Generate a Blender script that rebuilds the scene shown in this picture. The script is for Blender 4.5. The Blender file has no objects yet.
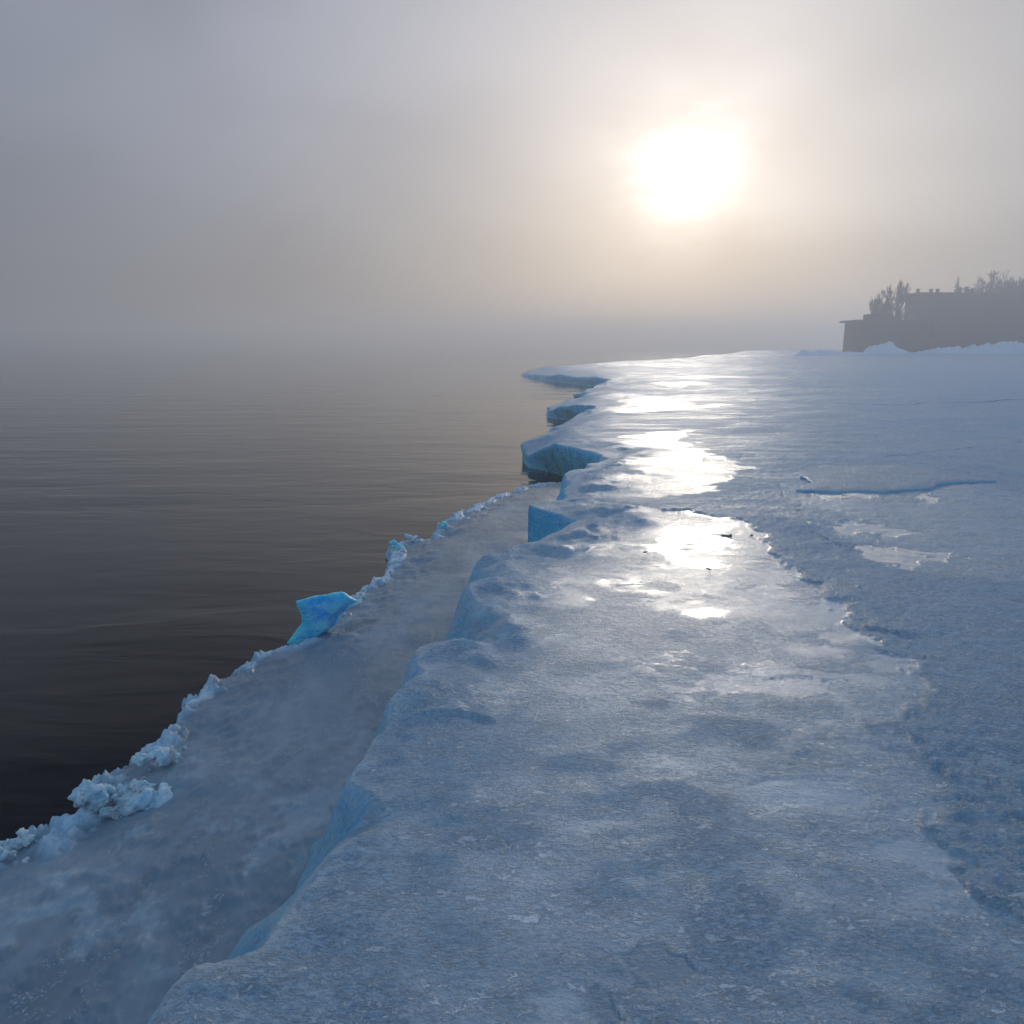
import bpy, bmesh, math, random
import numpy as np
from mathutils import Vector, Matrix, noise as mnoise

sc = bpy.context.scene
R = math.radians
# ------------------------------------------------------------------ camera
F_PX, HORIZON, CAM_Z = 800.0, 346.0, 4.2
PITCH = math.atan((512 - HORIZON) / F_PX)
cam = bpy.data.cameras.new('camera')
cam.sensor_width = 36; cam.lens = F_PX / 1024 * 36
cam.clip_start = 0.05; cam.clip_end = 5000
cam_o = bpy.data.objects.new('camera', cam)
cam_o.location = (0, 0, CAM_Z); cam_o.rotation_euler = (math.pi/2 - PITCH, 0, 0)
sc.collection.objects.link(cam_o); sc.camera = cam_o

def ray(px, py):
    a = (px - 512) / F_PX; b = (512 - py) / F_PX
    cp, sp = math.cos(PITCH), math.sin(PITCH)
    return Vector((a, cp + b*sp, b*cp - sp))
def P(px, py, z=0.0):
    """where the sight line through a photo point meets the height z"""
    d = ray(px, py); t = (z - CAM_Z) / d.z
    return (d.x*t, d.y*t)
def PD(px, py, Y):
    """point at the forward distance Y"""
    d = ray(px, py); t = Y / d.y
    return Vector((d.x*t, Y, CAM_Z + d.z*t))

SUN = ray(684, 176).normalized()
SUN_EL = math.asin(SUN.z); SUN_AZ = math.atan2(SUN.x, SUN.y)

# ------------------------------------------------------------------ node helper
class NT:
    def __init__(s, tree): s.t = tree; s.n = tree.nodes; s.l = tree.links
    def new(s, typ, **kw):
        nd = s.n.new(typ)
        for k, v in kw.items():
            if k.startswith('_'): setattr(nd, k[1:], v)
        return nd
    def put(s, sock, v):
        if hasattr(v, 'is_output'): s.l.new(v, sock)
        elif isinstance(v, (tuple, list)) and sock.type == 'RGBA': sock.default_value = (*v, 1) if len(v) == 3 else v
        else: sock.default_value = v
    def math(s, op, a, b=None, c=None, clamp=False):
        nd = s.n.new('ShaderNodeMath'); nd.operation = op; nd.use_clamp = clamp
        s.put(nd.inputs[0], a)
        if b is not None: s.put(nd.inputs[1], b)
        if c is not None: s.put(nd.inputs[2], c)
        return nd.outputs[0]
    def vmath(s, op, a, b=None):
        nd = s.n.new('ShaderNodeVectorMath'); nd.operation = op
        s.put(nd.inputs[0], a)
        if b is not None: s.put(nd.inputs[1], b)
        return nd.outputs['Value'] if op in ('DOT_PRODUCT', 'LENGTH') else nd.outputs[0]
    def mix(s, f, a, b):
        nd = s.n.new('ShaderNodeMix'); nd.data_type = 'RGBA'
        s.put(nd.inputs[0], f); s.put(nd.inputs[6], a); s.put(nd.inputs[7], b)
        return nd.outputs[2]
    def fmix(s, f, a, b):
        nd = s.n.new('ShaderNodeMix'); nd.data_type = 'FLOAT'
        s.put(nd.inputs[0], f); s.put(nd.inputs[2], a); s.put(nd.inputs[3], b)
        return nd.outputs[0]
    def ss(s, v, lo, hi, olo=0.0, ohi=1.0):
        nd = s.n.new('ShaderNodeMapRange'); nd.interpolation_type = 'SMOOTHSTEP'
        s.put(nd.inputs[0], v); s.put(nd.inputs[1], lo); s.put(nd.inputs[2], hi); s.put(nd.inputs[3], olo); s.put(nd.inputs[4], ohi)
        return nd.outputs[0]
    def noise(s, vec, scale, detail=4, rough=0.55, dist=0.0):
        nd = s.n.new('ShaderNodeTexNoise')
        s.put(nd.inputs['Vector'], vec); nd.inputs['Scale'].default_value = scale
        nd.inputs['Detail'].default_value = detail; nd.inputs['Roughness'].default_value = rough
        nd.inputs['Distortion'].default_value = dist
        return nd.outputs[0]
    def mapping(s, vec, scale=(1,1,1), rot=(0,0,0), loc=(0,0,0)):
        nd = s.n.new('ShaderNodeMapping'); s.put(nd.inputs[0], vec)
        nd.inputs['Location'].default_value = loc; nd.inputs['Rotation'].default_value = rot; nd.inputs['Scale'].default_value = scale
        return nd.outputs[0]
    def bump(s, h, strength, dist, normal=None):
        nd = s.n.new('ShaderNodeBump'); s.put(nd.inputs['Strength'], strength); s.put(nd.inputs['Distance'], dist)
        s.put(nd.inputs['Height'], h)
        if normal is not None: s.put(nd.inputs['Normal'], normal)
        return nd.outputs[0]
    def attr(s, name):
        nd = s.n.new('ShaderNodeAttribute'); nd.attribute_name = name
        return nd.outputs['Fac']

# ------------------------------------------------------------------ world: low sun behind fog
world = bpy.data.worlds.new('World'); sc.world = world; world.use_nodes = True
w = NT(world.node_tree); w.n.clear()
out = w.new('ShaderNodeOutputWorld')
sky = w.new('ShaderNodeTexSky', _sky_type='NISHITA'); sky.sun_disc = False
sky.sun_elevation = SUN_EL; sky.sun_rotation = SUN_AZ
sky.dust_density = 2.0
bg1 = w.new('ShaderNodeBackground'); w.put(bg1.inputs[0], sky.outputs[0]); bg1.inputs[1].default_value = 0.008
tc = w.new('ShaderNodeTexCoord').outputs['Generated']
sx = w.new('ShaderNodeSeparateXYZ'); w.put(sx.inputs[0], tc); el = sx.outputs[2]; dx = sx.outputs[0]; dy = sx.outputs[1]
cosd = w.vmath('DOT_PRODUCT', tc, tuple(SUN))
ang = w.math('ARCCOSINE', w.math('MINIMUM', cosd, 0.999999))            # radians from the sun
def gauss(width, power=2.0):
    q = w.math('POWER', w.math('DIVIDE', ang, width), power)
    return w.math('EXPONENT', w.math('MULTIPLY', q, -1.0))
cl = w.noise(w.mapping(tc, (1.5, 1.5, 3.2)), 1.5, 2, 0.45, 0.2)
clf = w.ss(cl, 0.30, 0.70, 0.84, 1.12)
# bank of thicker fog low under and right of the sun
fogbank = w.math('MULTIPLY', w.ss(w.math('ADD', el, w.math('MULTIPLY', cl, 0.10)), 0.225, 0.15), w.ss(dx, 0.08, 0.34))
clf = w.math('MULTIPLY', clf, w.math('SUBTRACT', 1.0, w.math('MULTIPLY', fogbank, 0.27)))
hor = w.mix(w.ss(el, 0.0, 0.35), (0.13, 0.142, 0.18), (0.255, 0.28, 0.355))
hor = w.mix(w.ss(dx, -0.45, 0.50), hor, w.mix(w.ss(el, 0.0, 0.3), (0.32, 0.325, 0.345), (0.41, 0.42, 0.455)))
hor = w.mix(w.ss(el, 0.34, 0.52), hor, w.mix(w.ss(dx, -0.5, 0.1), (0.05, 0.08, 0.135), (0.165, 0.29, 0.48)))
# unseen sky behind the viewer, set brighter blue to fill the ice
hor = w.mix(w.ss(dy, 0.55, -0.3), hor, (0.20, 0.34, 0.53))
cmb = w.new('ShaderNodeCombineXYZ')
for i in range(3): w.put(cmb.inputs[i], clf)
base = w.vmath('MULTIPLY', hor, cmb.outputs[0])
def scaled(col, f):
    nd = w.n.new('ShaderNodeVectorMath'); nd.operation = 'SCALE'; nd.inputs[0].default_value = col; w.put(nd.inputs['Scale'], f); return nd.outputs[0]
g = w.vmath('ADD', scaled((0.20, 0.17, 0.15), w.math('MULTIPLY', gauss(0.36, 1.4), clf)), scaled((0.27, 0.25, 0.225), w.math('MULTIPLY', gauss(0.15, 1.3), clf)))
g = w.vmath('ADD', g, scaled((1.9, 1.85, 1.75), w.math('MULTIPLY', gauss(0.030, 1.0), w.ss(w.noise(w.mapping(tc, (1, 1, 2.2)), 14, 3, 0.55), 0.3, 0.7, 0.45, 1.25))))
tot = w.vmath('ADD', base, g)
bg2 = w.new('ShaderNodeBackground'); w.put(bg2.inputs[0], tot); bg2.inputs[1].default_value = 1.0
ad = w.new('ShaderNodeAddShader'); w.l.new(bg1.outputs[0], ad.inputs[0]); w.l.new(bg2.outputs[0], ad.inputs[1])
w.l.new(ad.outputs[0], out.inputs[0])
world.cycles.sampling_method = 'MANUAL'; world.cycles.sample_map_resolution = 1024

sun = bpy.data.lights.new('sun', 'SUN'); sun.energy = 0.95; sun.angle = R(10); sun.color = (1.0, 0.88, 0.72)
so = bpy.data.objects.new('sun', sun); sc.collection.objects.link(so)
so.rotation_euler = SUN.to_track_quat('Z', 'Y').to_euler()

sc.view_settings.view_transform = 'Standard'; sc.view_settings.look = 'None'
sc.view_settings.exposure = 0.0; sc.view_settings.gamma = 1.0
sc.cycles.max_bounces = 6; sc.cycles.volume_bounces = 3; sc.cycles.use_denoising = True
sc.cycles.sample_clamp_indirect = 4.0

# ------------------------------------------------------------------ scene helpers
def tag(o, label=None, cat=None, group=None, kind=None):
    if label: o['label'] = label
    if cat: o['category'] = cat
    if group: o['group'] = group
    if kind: o['kind'] = kind
    return o
def link(name, me, mat=None, parent=None, smooth=True):
    o = bpy.data.objects.new(name, me); sc.collection.objects.link(o)
    if mat: me.materials.append(mat)
    if parent: o.parent = parent
    if smooth: me.polygons.foreach_set('use_smooth', np.ones(len(me.polygons), bool))
    return o
def from_bm(name, bm, mat=None, parent=None, smooth=False):
    bmesh.ops.recalc_face_normals(bm, faces=bm.faces)
    me = bpy.data.meshes.new(name); bm.to_mesh(me); bm.free()
    return link(name, me, mat, parent, smooth)
def empty(name, loc):
    o = bpy.data.objects.new(name, None); o.location = loc; sc.collection.objects.link(o); o.empty_display_size = 0.3
    return o

# numpy value noise
def _h(ix, iy, seed):
    n = (ix.astype(np.int64)*374761393 + iy.astype(np.int64)*668265263 + seed*974634777) & 0x7fffffff
    n = ((n ^ (n >> 13)) * 1274126177) & 0x7fffffff
    n = (n ^ (n >> 16)) & 0xffff
    return n / 65535.0
def vn(x, y, s=0):
    ix = np.floor(x); iy = np.floor(y); fx = x-ix; fy = y-iy
    fx = fx*fx*fx*(fx*(fx*6-15)+10); fy = fy*fy*fy*(fy*(fy*6-15)+10)
    a = _h(ix, iy, s); b = _h(ix+1, iy, s); c = _h(ix, iy+1, s); d = _h(ix+1, iy+1, s)
    return (a*(1-fx)+b*fx)*(1-fy) + (c*(1-fx)+d*fx)*fy - 0.5
def fbm(x, y, o=4, s=0, gain=0.5):
    r = 0; amp = 1.0
    for i in range(o):
        r = r + amp*vn(x, y, s+i*17)
        x, y = 1.92*x + 0.57*y + 3.1, -0.57*x + 1.92*y + 7.7
        amp *= gain
    return r
def sstep(a, b, x):
    t = np.clip((x-a)/(b-a), 0, 1); return t*t*(3-2*t)

def polydist(X, Y, pts, closed=True, extra=None):
    """signed distance (inside +) to a polygon, nearest-point vector, interpolated per-vertex values"""
    n = len(pts); best = np.full(X.shape, 1e18); bx = np.zeros_like(X); by = np.zeros_like(X)
    ex = None if extra is None else np.zeros(X.shape + (len(extra[0]),))
    inside = np.zeros(X.shape, bool)
    for i in range(n if closed else n-1):
        x0, y0 = pts[i]; x1, y1 = pts[(i+1) % n]
        ux, uy = x1-x0, y1-y0; L = ux*ux+uy*uy + 1e-12
        t = np.clip(((X-x0)*ux + (Y-y0)*uy)/L, 0, 1)
        vx = X-(x0+t*ux); vy = Y-(y0+t*uy); d = vx*vx+vy*vy
        m = d < best
        best = np.where(m, d, best); bx = np.where(m, vx, bx); by = np.where(m, vy, by)
        if ex is not None:
            e0 = np.array(extra[i]); e1 = np.array(extra[(i+1) % n])
            ex = np.where(m[..., None], e0 + t[..., None]*(e1-e0), ex)
        if closed:
            c = ((y0 > Y) != (y1 > Y))
            with np.errstate(divide='ignore', invalid='ignore'):
                xi = x0 + (Y-y0)*ux/(uy if abs(uy) > 1e-12 else 1e-12)
            inside ^= c & (X < xi)
    d = np.sqrt(best)
    return (np.where(inside, d, -d) if closed else d), bx, by, ex

def grid_mesh(name, X, Y, Z, keep, attrs, mat):
    """quads of a structured grid where keep holds at any corner"""
    nr, na = X.shape
    kq = keep[:-1,:-1] | keep[1:,:-1] | keep[:-1,1:] | keep[1:,1:]
    ii, jj = np.nonzero(kq)
    q = np.stack([ii*na+jj, ii*na+jj+1, (ii+1)*na+jj+1, (ii+1)*na+jj], 1)
    used = np.zeros(nr*na, bool); used[q.ravel()] = True
    remap = np.cumsum(used)-1; q = remap[q]
    co = np.stack([X.ravel()[used], Y.ravel()[used], Z.ravel()[used]], 1).astype(np.float32)
    me = bpy.data.meshes.new(name)
    me.vertices.add(len(co)); me.vertices.foreach_set('co', co.ravel())
    me.loops.add(q.size); me.loops.foreach_set('vertex_index', q.astype(np.int32).ravel())
    me.polygons.add(len(q)); me.polygons.foreach_set('loop_start', np.arange(0, q.size, 4, dtype=np.int32))
    me.update(calc_edges=True)
    for k, v in attrs.items():
        a = me.attributes.new(k, 'FLOAT', 'POINT'); a.data.foreach_set('value', v.ravel()[used].astype(np.float32))
    o = link(name, me, mat)
    return o

# ------------------------------------------------------------------ materials
def mat(name):
    m = bpy.data.materials.new(name); m.use_nodes = True
    t = NT(m.node_tree); b = t.n['Principled BSDF']
    return m, t, b

# upper ice: crusty snow, bare smooth ice where it is wet, blue ice on broken faces
m_ice, t, b = mat('ice')
pos = t.new('ShaderNodeNewGeometry').outputs['Position']
nrm = t.new('ShaderNodeNewGeometry').outputs['Normal']
nz = t.new('ShaderNodeSeparateXYZ'); t.put(nz.inputs[0], nrm); nz = nz.outputs[2]
edge = t.attr('edge'); wet = t.attr('wet'); crust = t.attr('crust'); crack_shade = t.attr('crack_shade')
n_big = t.noise(pos, 0.55, 5, 0.6, 0.3)
n_mid = t.noise(t.mapping(pos, (1.0, 1.7, 1.5), (0, 0, 0.25)), 2.6, 6, 0.62, 0.5)
n_fine = t.noise(t.mapping(pos, (1, 1.7, 1), (0,0,0.2)), 17, 7, 0.70)
n_gr = t.noise(pos, 60, 3, 0.6)
snow = t.mix(t.ss(n_mid, 0.25, 0.75), (0.52, 0.64, 0.76), (0.64, 0.74, 0.83))
n_fr = t.noise(t.mapping(pos, (1, 2.2, 1), (0,0,0.25)), 20, 5, 0.75, 0.6)
frost = t.ss(t.math('ADD', t.math('MULTIPLY', n_fr, 0.65), t.math('MULTIPLY', n_fine, 0.35)), 0.53, 0.47)
snow = t.mix(t.math('MULTIPLY', frost, t.ss(n_big, 0.35, 0.65, 0.35, 0.75)), snow, (0.25, 0.40, 0.54))
snow = t.mix(t.ss(n_big, 0.50, 0.30, 0, 0.30), snow, (0.26, 0.48, 0.66))
n_str = t.noise(t.mapping(pos, (0.35, 1.6, 1), (0, 0, 0.12)), 1.0, 6, 0.62, 0.3)
snow = t.mix(t.ss(n_str, 0.52, 0.38, 0, 0.28), snow, (0.28, 0.40, 0.52))
bare = t.mix(t.ss(n_mid, 0.3, 0.7), (0.34, 0.43, 0.50), (0.43, 0.51, 0.57))
bare = t.mix(t.math('MULTIPLY', frost, 0.3), bare, (0.50, 0.58, 0.66))
bare = t.mix(t.attr('pool'), bare, (0.06, 0.17, 0.24))
col = t.mix(wet, snow, bare)
flow = t.mapping(pos, (1.0, 1.9, 1), (0, 0, 0.45))
n_fl = t.noise(flow, 15, 6, 0.74, 0.8)
n_clu = t.noise(t.mapping(pos, (1.0, 1.7, 1), (0, 0, 0.45)), 3.2, 5, 0.65, 0.6)
fleck = t.math('MULTIPLY', t.ss(t.math('ADD', n_fl, t.math('MULTIPLY', t.math('SUBTRACT', n_clu, 0.5), 0.45)), 0.53, 0.60), t.math('SUBTRACT', 1.0, t.attr('pool')))
fleck = t.math('MULTIPLY', fleck, t.ss(wet, 0.95, 0.7, 0.25, 1.0))
col = t.mix(t.ss(n_fl, 0.50, 0.36, 0, 0.45), col, (0.13, 0.22, 0.33))
col = t.mix(t.math('MULTIPLY', fleck, 0.75), col, (0.80, 0.86, 0.92))
col = t.mix(t.math('MULTIPLY', crack_shade, 0.8), col, (0.05, 0.13, 0.24))
blue = t.ss(t.math('ADD', nz, t.math('MULTIPLY', t.math('SUBTRACT', n_mid, 0.5), 0.5)), 0.95, 0.62)
blue = t.math('MULTIPLY', blue, edge)
bluec = t.mix(t.ss(n_mid, 0.35, 0.7), (0.07, 0.60, 0.92), (0.30, 0.78, 0.96))
n_l2 = t.noise(t.mapping(pos, (1.2, 1.2, 4.0), (0.2, 0.1, 0)), 2.2, 6, 0.7, 1.5)
bluec = t.mix(t.ss(n_l2, 0.50, 0.66, 0, 0.75), bluec, (0.62, 0.82, 0.94))
bluec = t.mix(t.ss(edge, 0.95, 0.65, 0, 0.40), bluec, snow)
col = t.mix(blue, col, bluec)
t.put(b.inputs['Base Color'], col)
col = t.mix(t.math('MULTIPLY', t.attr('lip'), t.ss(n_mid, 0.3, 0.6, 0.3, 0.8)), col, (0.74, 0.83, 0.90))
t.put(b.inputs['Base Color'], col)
rg = t.fmix(wet, t.fmix(crust, 0.20, t.ss(n_str, 0.35, 0.6, 0.32, 0.52)), t.ss(n_fine, 0.35, 0.65, 0.11, 0.22))
rg = t.fmix(blue, rg, 0.4)
t.put(b.inputs['Specular IOR Level'], t.fmix(t.ss(wet, 0.1, 0.6), 0.09, 0.5))
t.put(b.inputs['Roughness'], rg)
b.inputs['IOR'].default_value = 1.31
t.put(b.inputs['Coat Weight'], t.ss(wet, 0.72, 1.0, 0, 1.0)); b.inputs['Coat Roughness'].default_value = 0.09
t.put(b.inputs['Subsurface Weight'], t.math('MULTIPLY', blue, 0.9)); b.inputs['Subsurface Radius'].default_value = (0.08, 0.45, 1.0)
b.inputs['Subsurface Scale'].default_value = 0.25
hsum = t.math('ADD', t.math('ADD', t.math('MULTIPLY', n_fine, 0.030), t.math('MULTIPLY', n_fr, 0.022)), t.math('MULTIPLY', n_mid, 0.018))
hsum = t.math('ADD', hsum, t.math('MULTIPLY', n_gr, 0.009))
hwet = t.math('ADD', t.math('ADD', t.math('MULTIPLY', n_gr, 0.0015), t.math('MULTIPLY', n_fine, 0.005)), t.math('MULTIPLY', n_mid, 0.009))
dry = t.math('SUBTRACT', 1.0, t.math('MULTIPLY', wet, 0.93))
hh = t.math('ADD', t.fmix(wet, hsum, hwet), t.math('MULTIPLY', t.math('ADD', fleck, n_fl), t.fmix(wet, 0.009, 0.0028)))
n_lay = t.noise(t.mapping(pos, (1.6, 1.6, 7.0), (0.15, 0.1, 0)), 1.3, 6, 0.65, 0.9)
hh = t.math('ADD', hh, t.math('MULTIPLY', t.math('MULTIPLY', blue, t.ss(edge, 0.45, 0.9, 0.35, 1.0)), t.math('MULTIPLY', n_lay, 0.16)))
nb = t.bump(hh, 1.0, 1.0)
t.put(b.inputs['Normal'], nb)

# low shelf: grey refrozen slush ice with pale patches, part frost, part painted mist
m_shelf, t, b = mat('shelf_ice')
pos = t.new('ShaderNodeNewGeometry').outputs['Position']
rim = t.attr('rim')
n_a = t.noise(t.mapping(pos, (1.6, 0.6, 1), (0,0,-0.15)), 0.9, 5, 0.6, 0.8)
n_b = t.noise(t.mapping(pos, (1.5, 1.0, 1)), 7, 6, 0.68, 0.4)
n_c = t.noise(pos, 45, 5, 0.7)
col = t.mix(t.ss(n_a, 0.34, 0.68), (0.18, 0.23, 0.27), (0.27, 0.335, 0.39))
spk = t.math('MULTIPLY', t.math('MULTIPLY', t.ss(n_c, 0.54, 0.60), t.ss(n_b, 0.46, 0.60)), t.ss(n_a, 0.52, 0.40, 0.1, 1.0))
col = t.mix(t.math('MULTIPLY', spk, 0.8), col, (0.55, 0.62, 0.70))
col = t.mix(rim, col, t.mix(t.ss(n_b, 0.4, 0.6), (0.40, 0.58, 0.72), (0.68, 0.78, 0.86)))
t.put(b.inputs['Base Color'], col)
t.put(b.inputs['Roughness'], t.fmix(rim, t.ss(n_b, 0.35, 0.7, 0.28, 0.5), 0.6))
b.inputs['IOR'].default_value = 1.31
hh = t.math('ADD', t.math('MULTIPLY', n_c, 0.012), t.math('MULTIPLY', n_b, 0.03))
t.put(b.inputs['Normal'], t.bump(hh, t.fmix(rim, 0.14, 0.9), 1.0))

# snow lumps
m_snow, t, b = mat('packed_snow')
pos = t.new('ShaderNodeNewGeometry').outputs['Position']
n1 = t.noise(pos, 7, 6, 0.65); n2 = t.noise(pos, 45, 4, 0.7)
t.put(b.inputs['Base Color'], t.mix(t.ss(n1, 0.35, 0.65), (0.46, 0.68, 0.82), (0.80, 0.87, 0.92)))
b.inputs['Roughness'].default_value = 0.65
t.put(b.inputs['Normal'], t.bump(t.math('ADD', t.math('MULTIPLY', n1, 0.05), t.math('MULTIPLY', n2, 0.02)), 0.8, 1.0))
b.inputs['Subsurface Weight'].default_value = 0.5; b.inputs['Subsurface Radius'].default_value = (0.2, 0.6, 1.0); b.inputs['Subsurface Scale'].default_value = 0.1

m_blue, t, b = mat('blue_ice')
pos = t.new('ShaderNodeNewGeometry').outputs['Position']
n1 = t.noise(t.mapping(pos, (1,1,2)), 3.5, 5, 0.6)
n2 = t.noise(pos, 24, 4, 0.65)
t.put(b.inputs['Base Color'], t.mix(t.ss(n1, 0.35, 0.68), (0.03, 0.47, 0.88), (0.22, 0.72, 0.96)))
bcol = b.inputs['Base Color'].links[0].from_socket
bz_ = t.new('ShaderNodeSeparateXYZ'); t.put(bz_.inputs[0], t.new('ShaderNodeNewGeometry').outputs['Normal'])
vein = t.ss(t.math('ABSOLUTE', t.math('SUBTRACT', t.noise(t.mapping(pos, (1, 1, 1.5), (0.3, 0.6, 0)), 5, 4, 0.6, 1.0), 0.5)), 0.0, 0.022, 0.6, 0.0)
bcol = t.mix(vein, bcol, (0.66, 0.86, 0.95))
bcol = t.mix(t.ss(t.math('ADD', bz_.outputs[2], t.math('MULTIPLY', t.math('SUBTRACT', n2, 0.5), 1.2)), 0.35, 0.8, 0, 0.85), bcol, (0.80, 0.87, 0.92))
t.put(b.inputs['Base Color'], bcol)
b.inputs['Roughness'].default_value = 0.35; b.inputs['IOR'].default_value = 1.31
b.inputs['Subsurface Weight'].default_value = 0.9; b.inputs['Subsurface Radius'].default_value = (0.06, 0.5, 1.0); b.inputs['Subsurface Scale'].default_value = 0.5
t.put(b.inputs['Normal'], t.bump(t.math('ADD', t.math('MULTIPLY', n1, 0.10), t.math('MULTIPLY', n2, 0.012)), 0.8, 1.0))

m_water, t, b = mat('sea_water')
pos = t.new('ShaderNodeNewGeometry').outputs['Position']
b.inputs['Base Color'].default_value = (0.004, 0.004, 0.005, 1)
b.inputs['Roughness'].default_value = 0.06; b.inputs['IOR'].default_value = 1.333; b.inputs['Specular IOR Level'].default_value = 0.20
w1 = t.noise(t.mapping(pos, (0.6, 1.5, 1), (0,0,0.12)), 0.9, 2, 0.45, 0.8)
w2 = t.noise(t.mapping(pos, (0.8, 2.6, 1), (0,0,-0.22)), 3.6, 3, 0.5, 0.3)
w3 = t.noise(t.mapping(pos, (0.3, 1.0, 1), (0,0,0.05)), 0.35, 2, 0.5)
hh = t.math('ADD', t.math('MULTIPLY', w1, 0.026), t.math('MULTIPLY', w2, 0.0025))
hh = t.math('ADD', hh, t.math('MULTIPLY', w3, 0.09))
calm = t.ss(t.noise(t.mapping(pos, (0.04, 0.12, 1), (0,0,0.2)), 1.0, 3, 0.5, 0.5), 0.35, 0.65, 0.45, 1.15)
t.put(b.inputs['Normal'], t.bump(hh, calm, 1.0))

def plain(name, c, rough=0.8, var=0.3, scale=0.5):
    m, t, b = mat(name)
    pos = t.new('ShaderNodeNewGeometry').outputs['Position']
    n1 = t.noise(pos, scale, 5, 0.6)
    t.put(b.inputs['Base Color'], t.mix(n1, tuple(v*(1-var) for v in c), tuple(v*(1+var) for v in c)))
    b.inputs['Roughness'].default_value = rough
    return m
m_stone = plain('dark_stone', (0.07, 0.07, 0.065), 0.8, 0.4, 12)
m_wall = plain('weathered_cladding', (0.045, 0.036, 0.033), 0.85, 0.35, 0.35)
m_roof = plain('roof_felt', (0.055, 0.05, 0.05), 0.9)
m_glass = plain('dark_window', (0.03, 0.035, 0.04), 0.25)
m_bark = plain('bark', (0.05, 0.042, 0.036), 0.9, 0.3, 2)
m_twig = plain('twigs', (0.06, 0.05, 0.045), 0.9, 0.3, 1)
m_needle = plain('needles', (0.035, 0.045, 0.035), 0.8, 0.4, 1)
m_hill = plain('wooded_slope', (0.055, 0.055, 0.052), 0.9, 0.5, 0.25)

# ------------------------------------------------------------------ ice: plan outlines
# foot of the upper ice: (x, y), (width of the broken slope, undercut, height of the lip, steepness)
foot = []
def fw(x, y, wd, uc=0.0, eh=1.08, pw=1.5): foot.append(((x, y), (wd, uc, eh, pw)))
def fp(px, py, z, wd, uc=0.0, eh=1.08, pw=1.5): fw(*P(px, py, z), wd, uc, eh, pw)
fw(-4.5, -12, .6); fw(-3.2, 0, .6)
for px, py, wd in [(100,1065,.7),(142,1022,.7),(198,958,.7),(248,906,.75),(264,880,.75),(276,854,.82),(288,832,.9),(299,814,.95),(316,800,.85),(324,785,.8),
                   (333,768,.8),(348,750,.75),(370,735,.7),(391,710,.75),(402,699,.9),(410,682,.95),(424,660,.85),(442,633,.6),(450,620,.55),(459,601,.5),
                   (473,590,.45)]:
    fp(px, py, .35, wd, 0, 1.10, 1.35)
fw(-.30, 12.75, .4, 0, 1.08, 1.6); fw(.25, 12.85, .3, 0, 1.08, 2); fw(.62, 13.45, .22, 0, 1.08, 2); fw(1.00, 14.22, .22, 0, 1.08, 2); fw(1.02, 14.34, .07, 0, 1.08, 3); fw(.62, 14.85, .07, 0, 1.12, 4); fw(.28, 15.35, .07, .02, 1.14, 4)
fw(.36, 15.9, .15, 0, 1.1, 3); fw(.78, 16.4, .3); fw(.90, 17.0, .25, 0, 1.0, 2); fw(.84, 18.0, .35, .1, .95, 2); fw(1.0, 19.6, .4, .1); fw(1.7, 21.4, .5)
fw(2.3, 22.6, .4, .1); fw(2.55, 23.4, .2, .2, 1.05, 4); fw(2.0, 24.9, .16, .35, 1.05, 4)
fp(551, 477, 0, .14, .50, 1.10, 4); fp(538, 473.5, 0, .16, .45, .85, 4); fp(521, 468, 0, .20, .25, .42, 3); fp(518, 463, 0, .25, .2, .40, 3)
fw(.12, 30.2, .35, .3, .62, 2.5); fw(.9, 33.0, .8, 0, .7, 1.6); fw(2.0, 37.5, 1.0, 0, .8); fw(3.2, 40.5, .8); fw(4.3, 42.8, .4, .2)
fp(572, 425, 0, .2, .6, 1.1, 4); fp(558, 421, 0, .25, .6, .85, 4); fp(543, 418, 0, .3, .3, .42, 3)
fw(1.85, 50.5, .5, .3, .45, 2); fw(3.4, 54, 1.0, 0, .7); fw(5.2, 57.3, .5, .2, 1.0, 3)
fp(570, 402, 0, .4, .4, .6, 3); fw(4.8, 63, .8, .2, .6, 2); fw(6.8, 69, 1.2)
for px, py, wd, uc, eh in [(606,390,.5,.3,1.0),(592,387.5,.6,.4,1.15),(572,384.5,.9,.4,.8),(557,382.5,.7,.4,.95),(545,381,1.2,.4,.65),(526,377.5,1.,.3,.45),(518,375.5,1.5,.2,.35)]:
    fp(px, py, 0, wd, uc, eh, 3)
for x_, y_ in ((3.2,128),(9,142),(22,172),(44,215),(80,290),(170,420),(500,560),(500,-12)): fw(x_, y_, 3, 0, .9)
FP = [f[0] for f in foot]; FE = [f[1] for f in foot]

shelf = [(-7.5,-8), (-6.3,1.5), P(-70,885,.1), P(0,853,.1), P(14,845,.1), P(56,832,.1), P(77,815,.1), P(86,790,.1), P(120,772,.1), P(158,743,.1), P(172,724,.1), P(178,709,.1), P(211,686,.1),
         P(225,675,.1), P(246,663,.1), P(288,648,.1), P(318,628,.1), P(345,604,.1), P(367,589,.1), P(381,571,.1), P(386,557,.1), P(392,546,.1), P(404,541,.1), P(426,539,.1), P(437,529,.1),
         P(447,520,.1), P(469,509,.1), P(500,495,.1), P(521,489,.1), P(546,483,.1), (2.0,24.2), (3.2,24.0), (4.0,18.0), (3.0,8), (2,2), (2,-8)]

# ------------------------------------------------------------------ sampling grid (fan centred behind the viewer)
OX, OY = 0.0, -4.0
NR, NA = 1500, 1500
rr = 3.0*np.exp(np.linspace(0, math.log(560/3.0), NR))
aa = np.linspace(-1, 1, NA); aa = np.radians(36*aa + 20*aa**5)
RR, AA = np.meshgrid(rr, aa, indexing='ij')
X = OX + RR*np.sin(AA); Y = OY + RR*np.cos(AA)
far = np.sqrt(X**2+Y**2)
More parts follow.
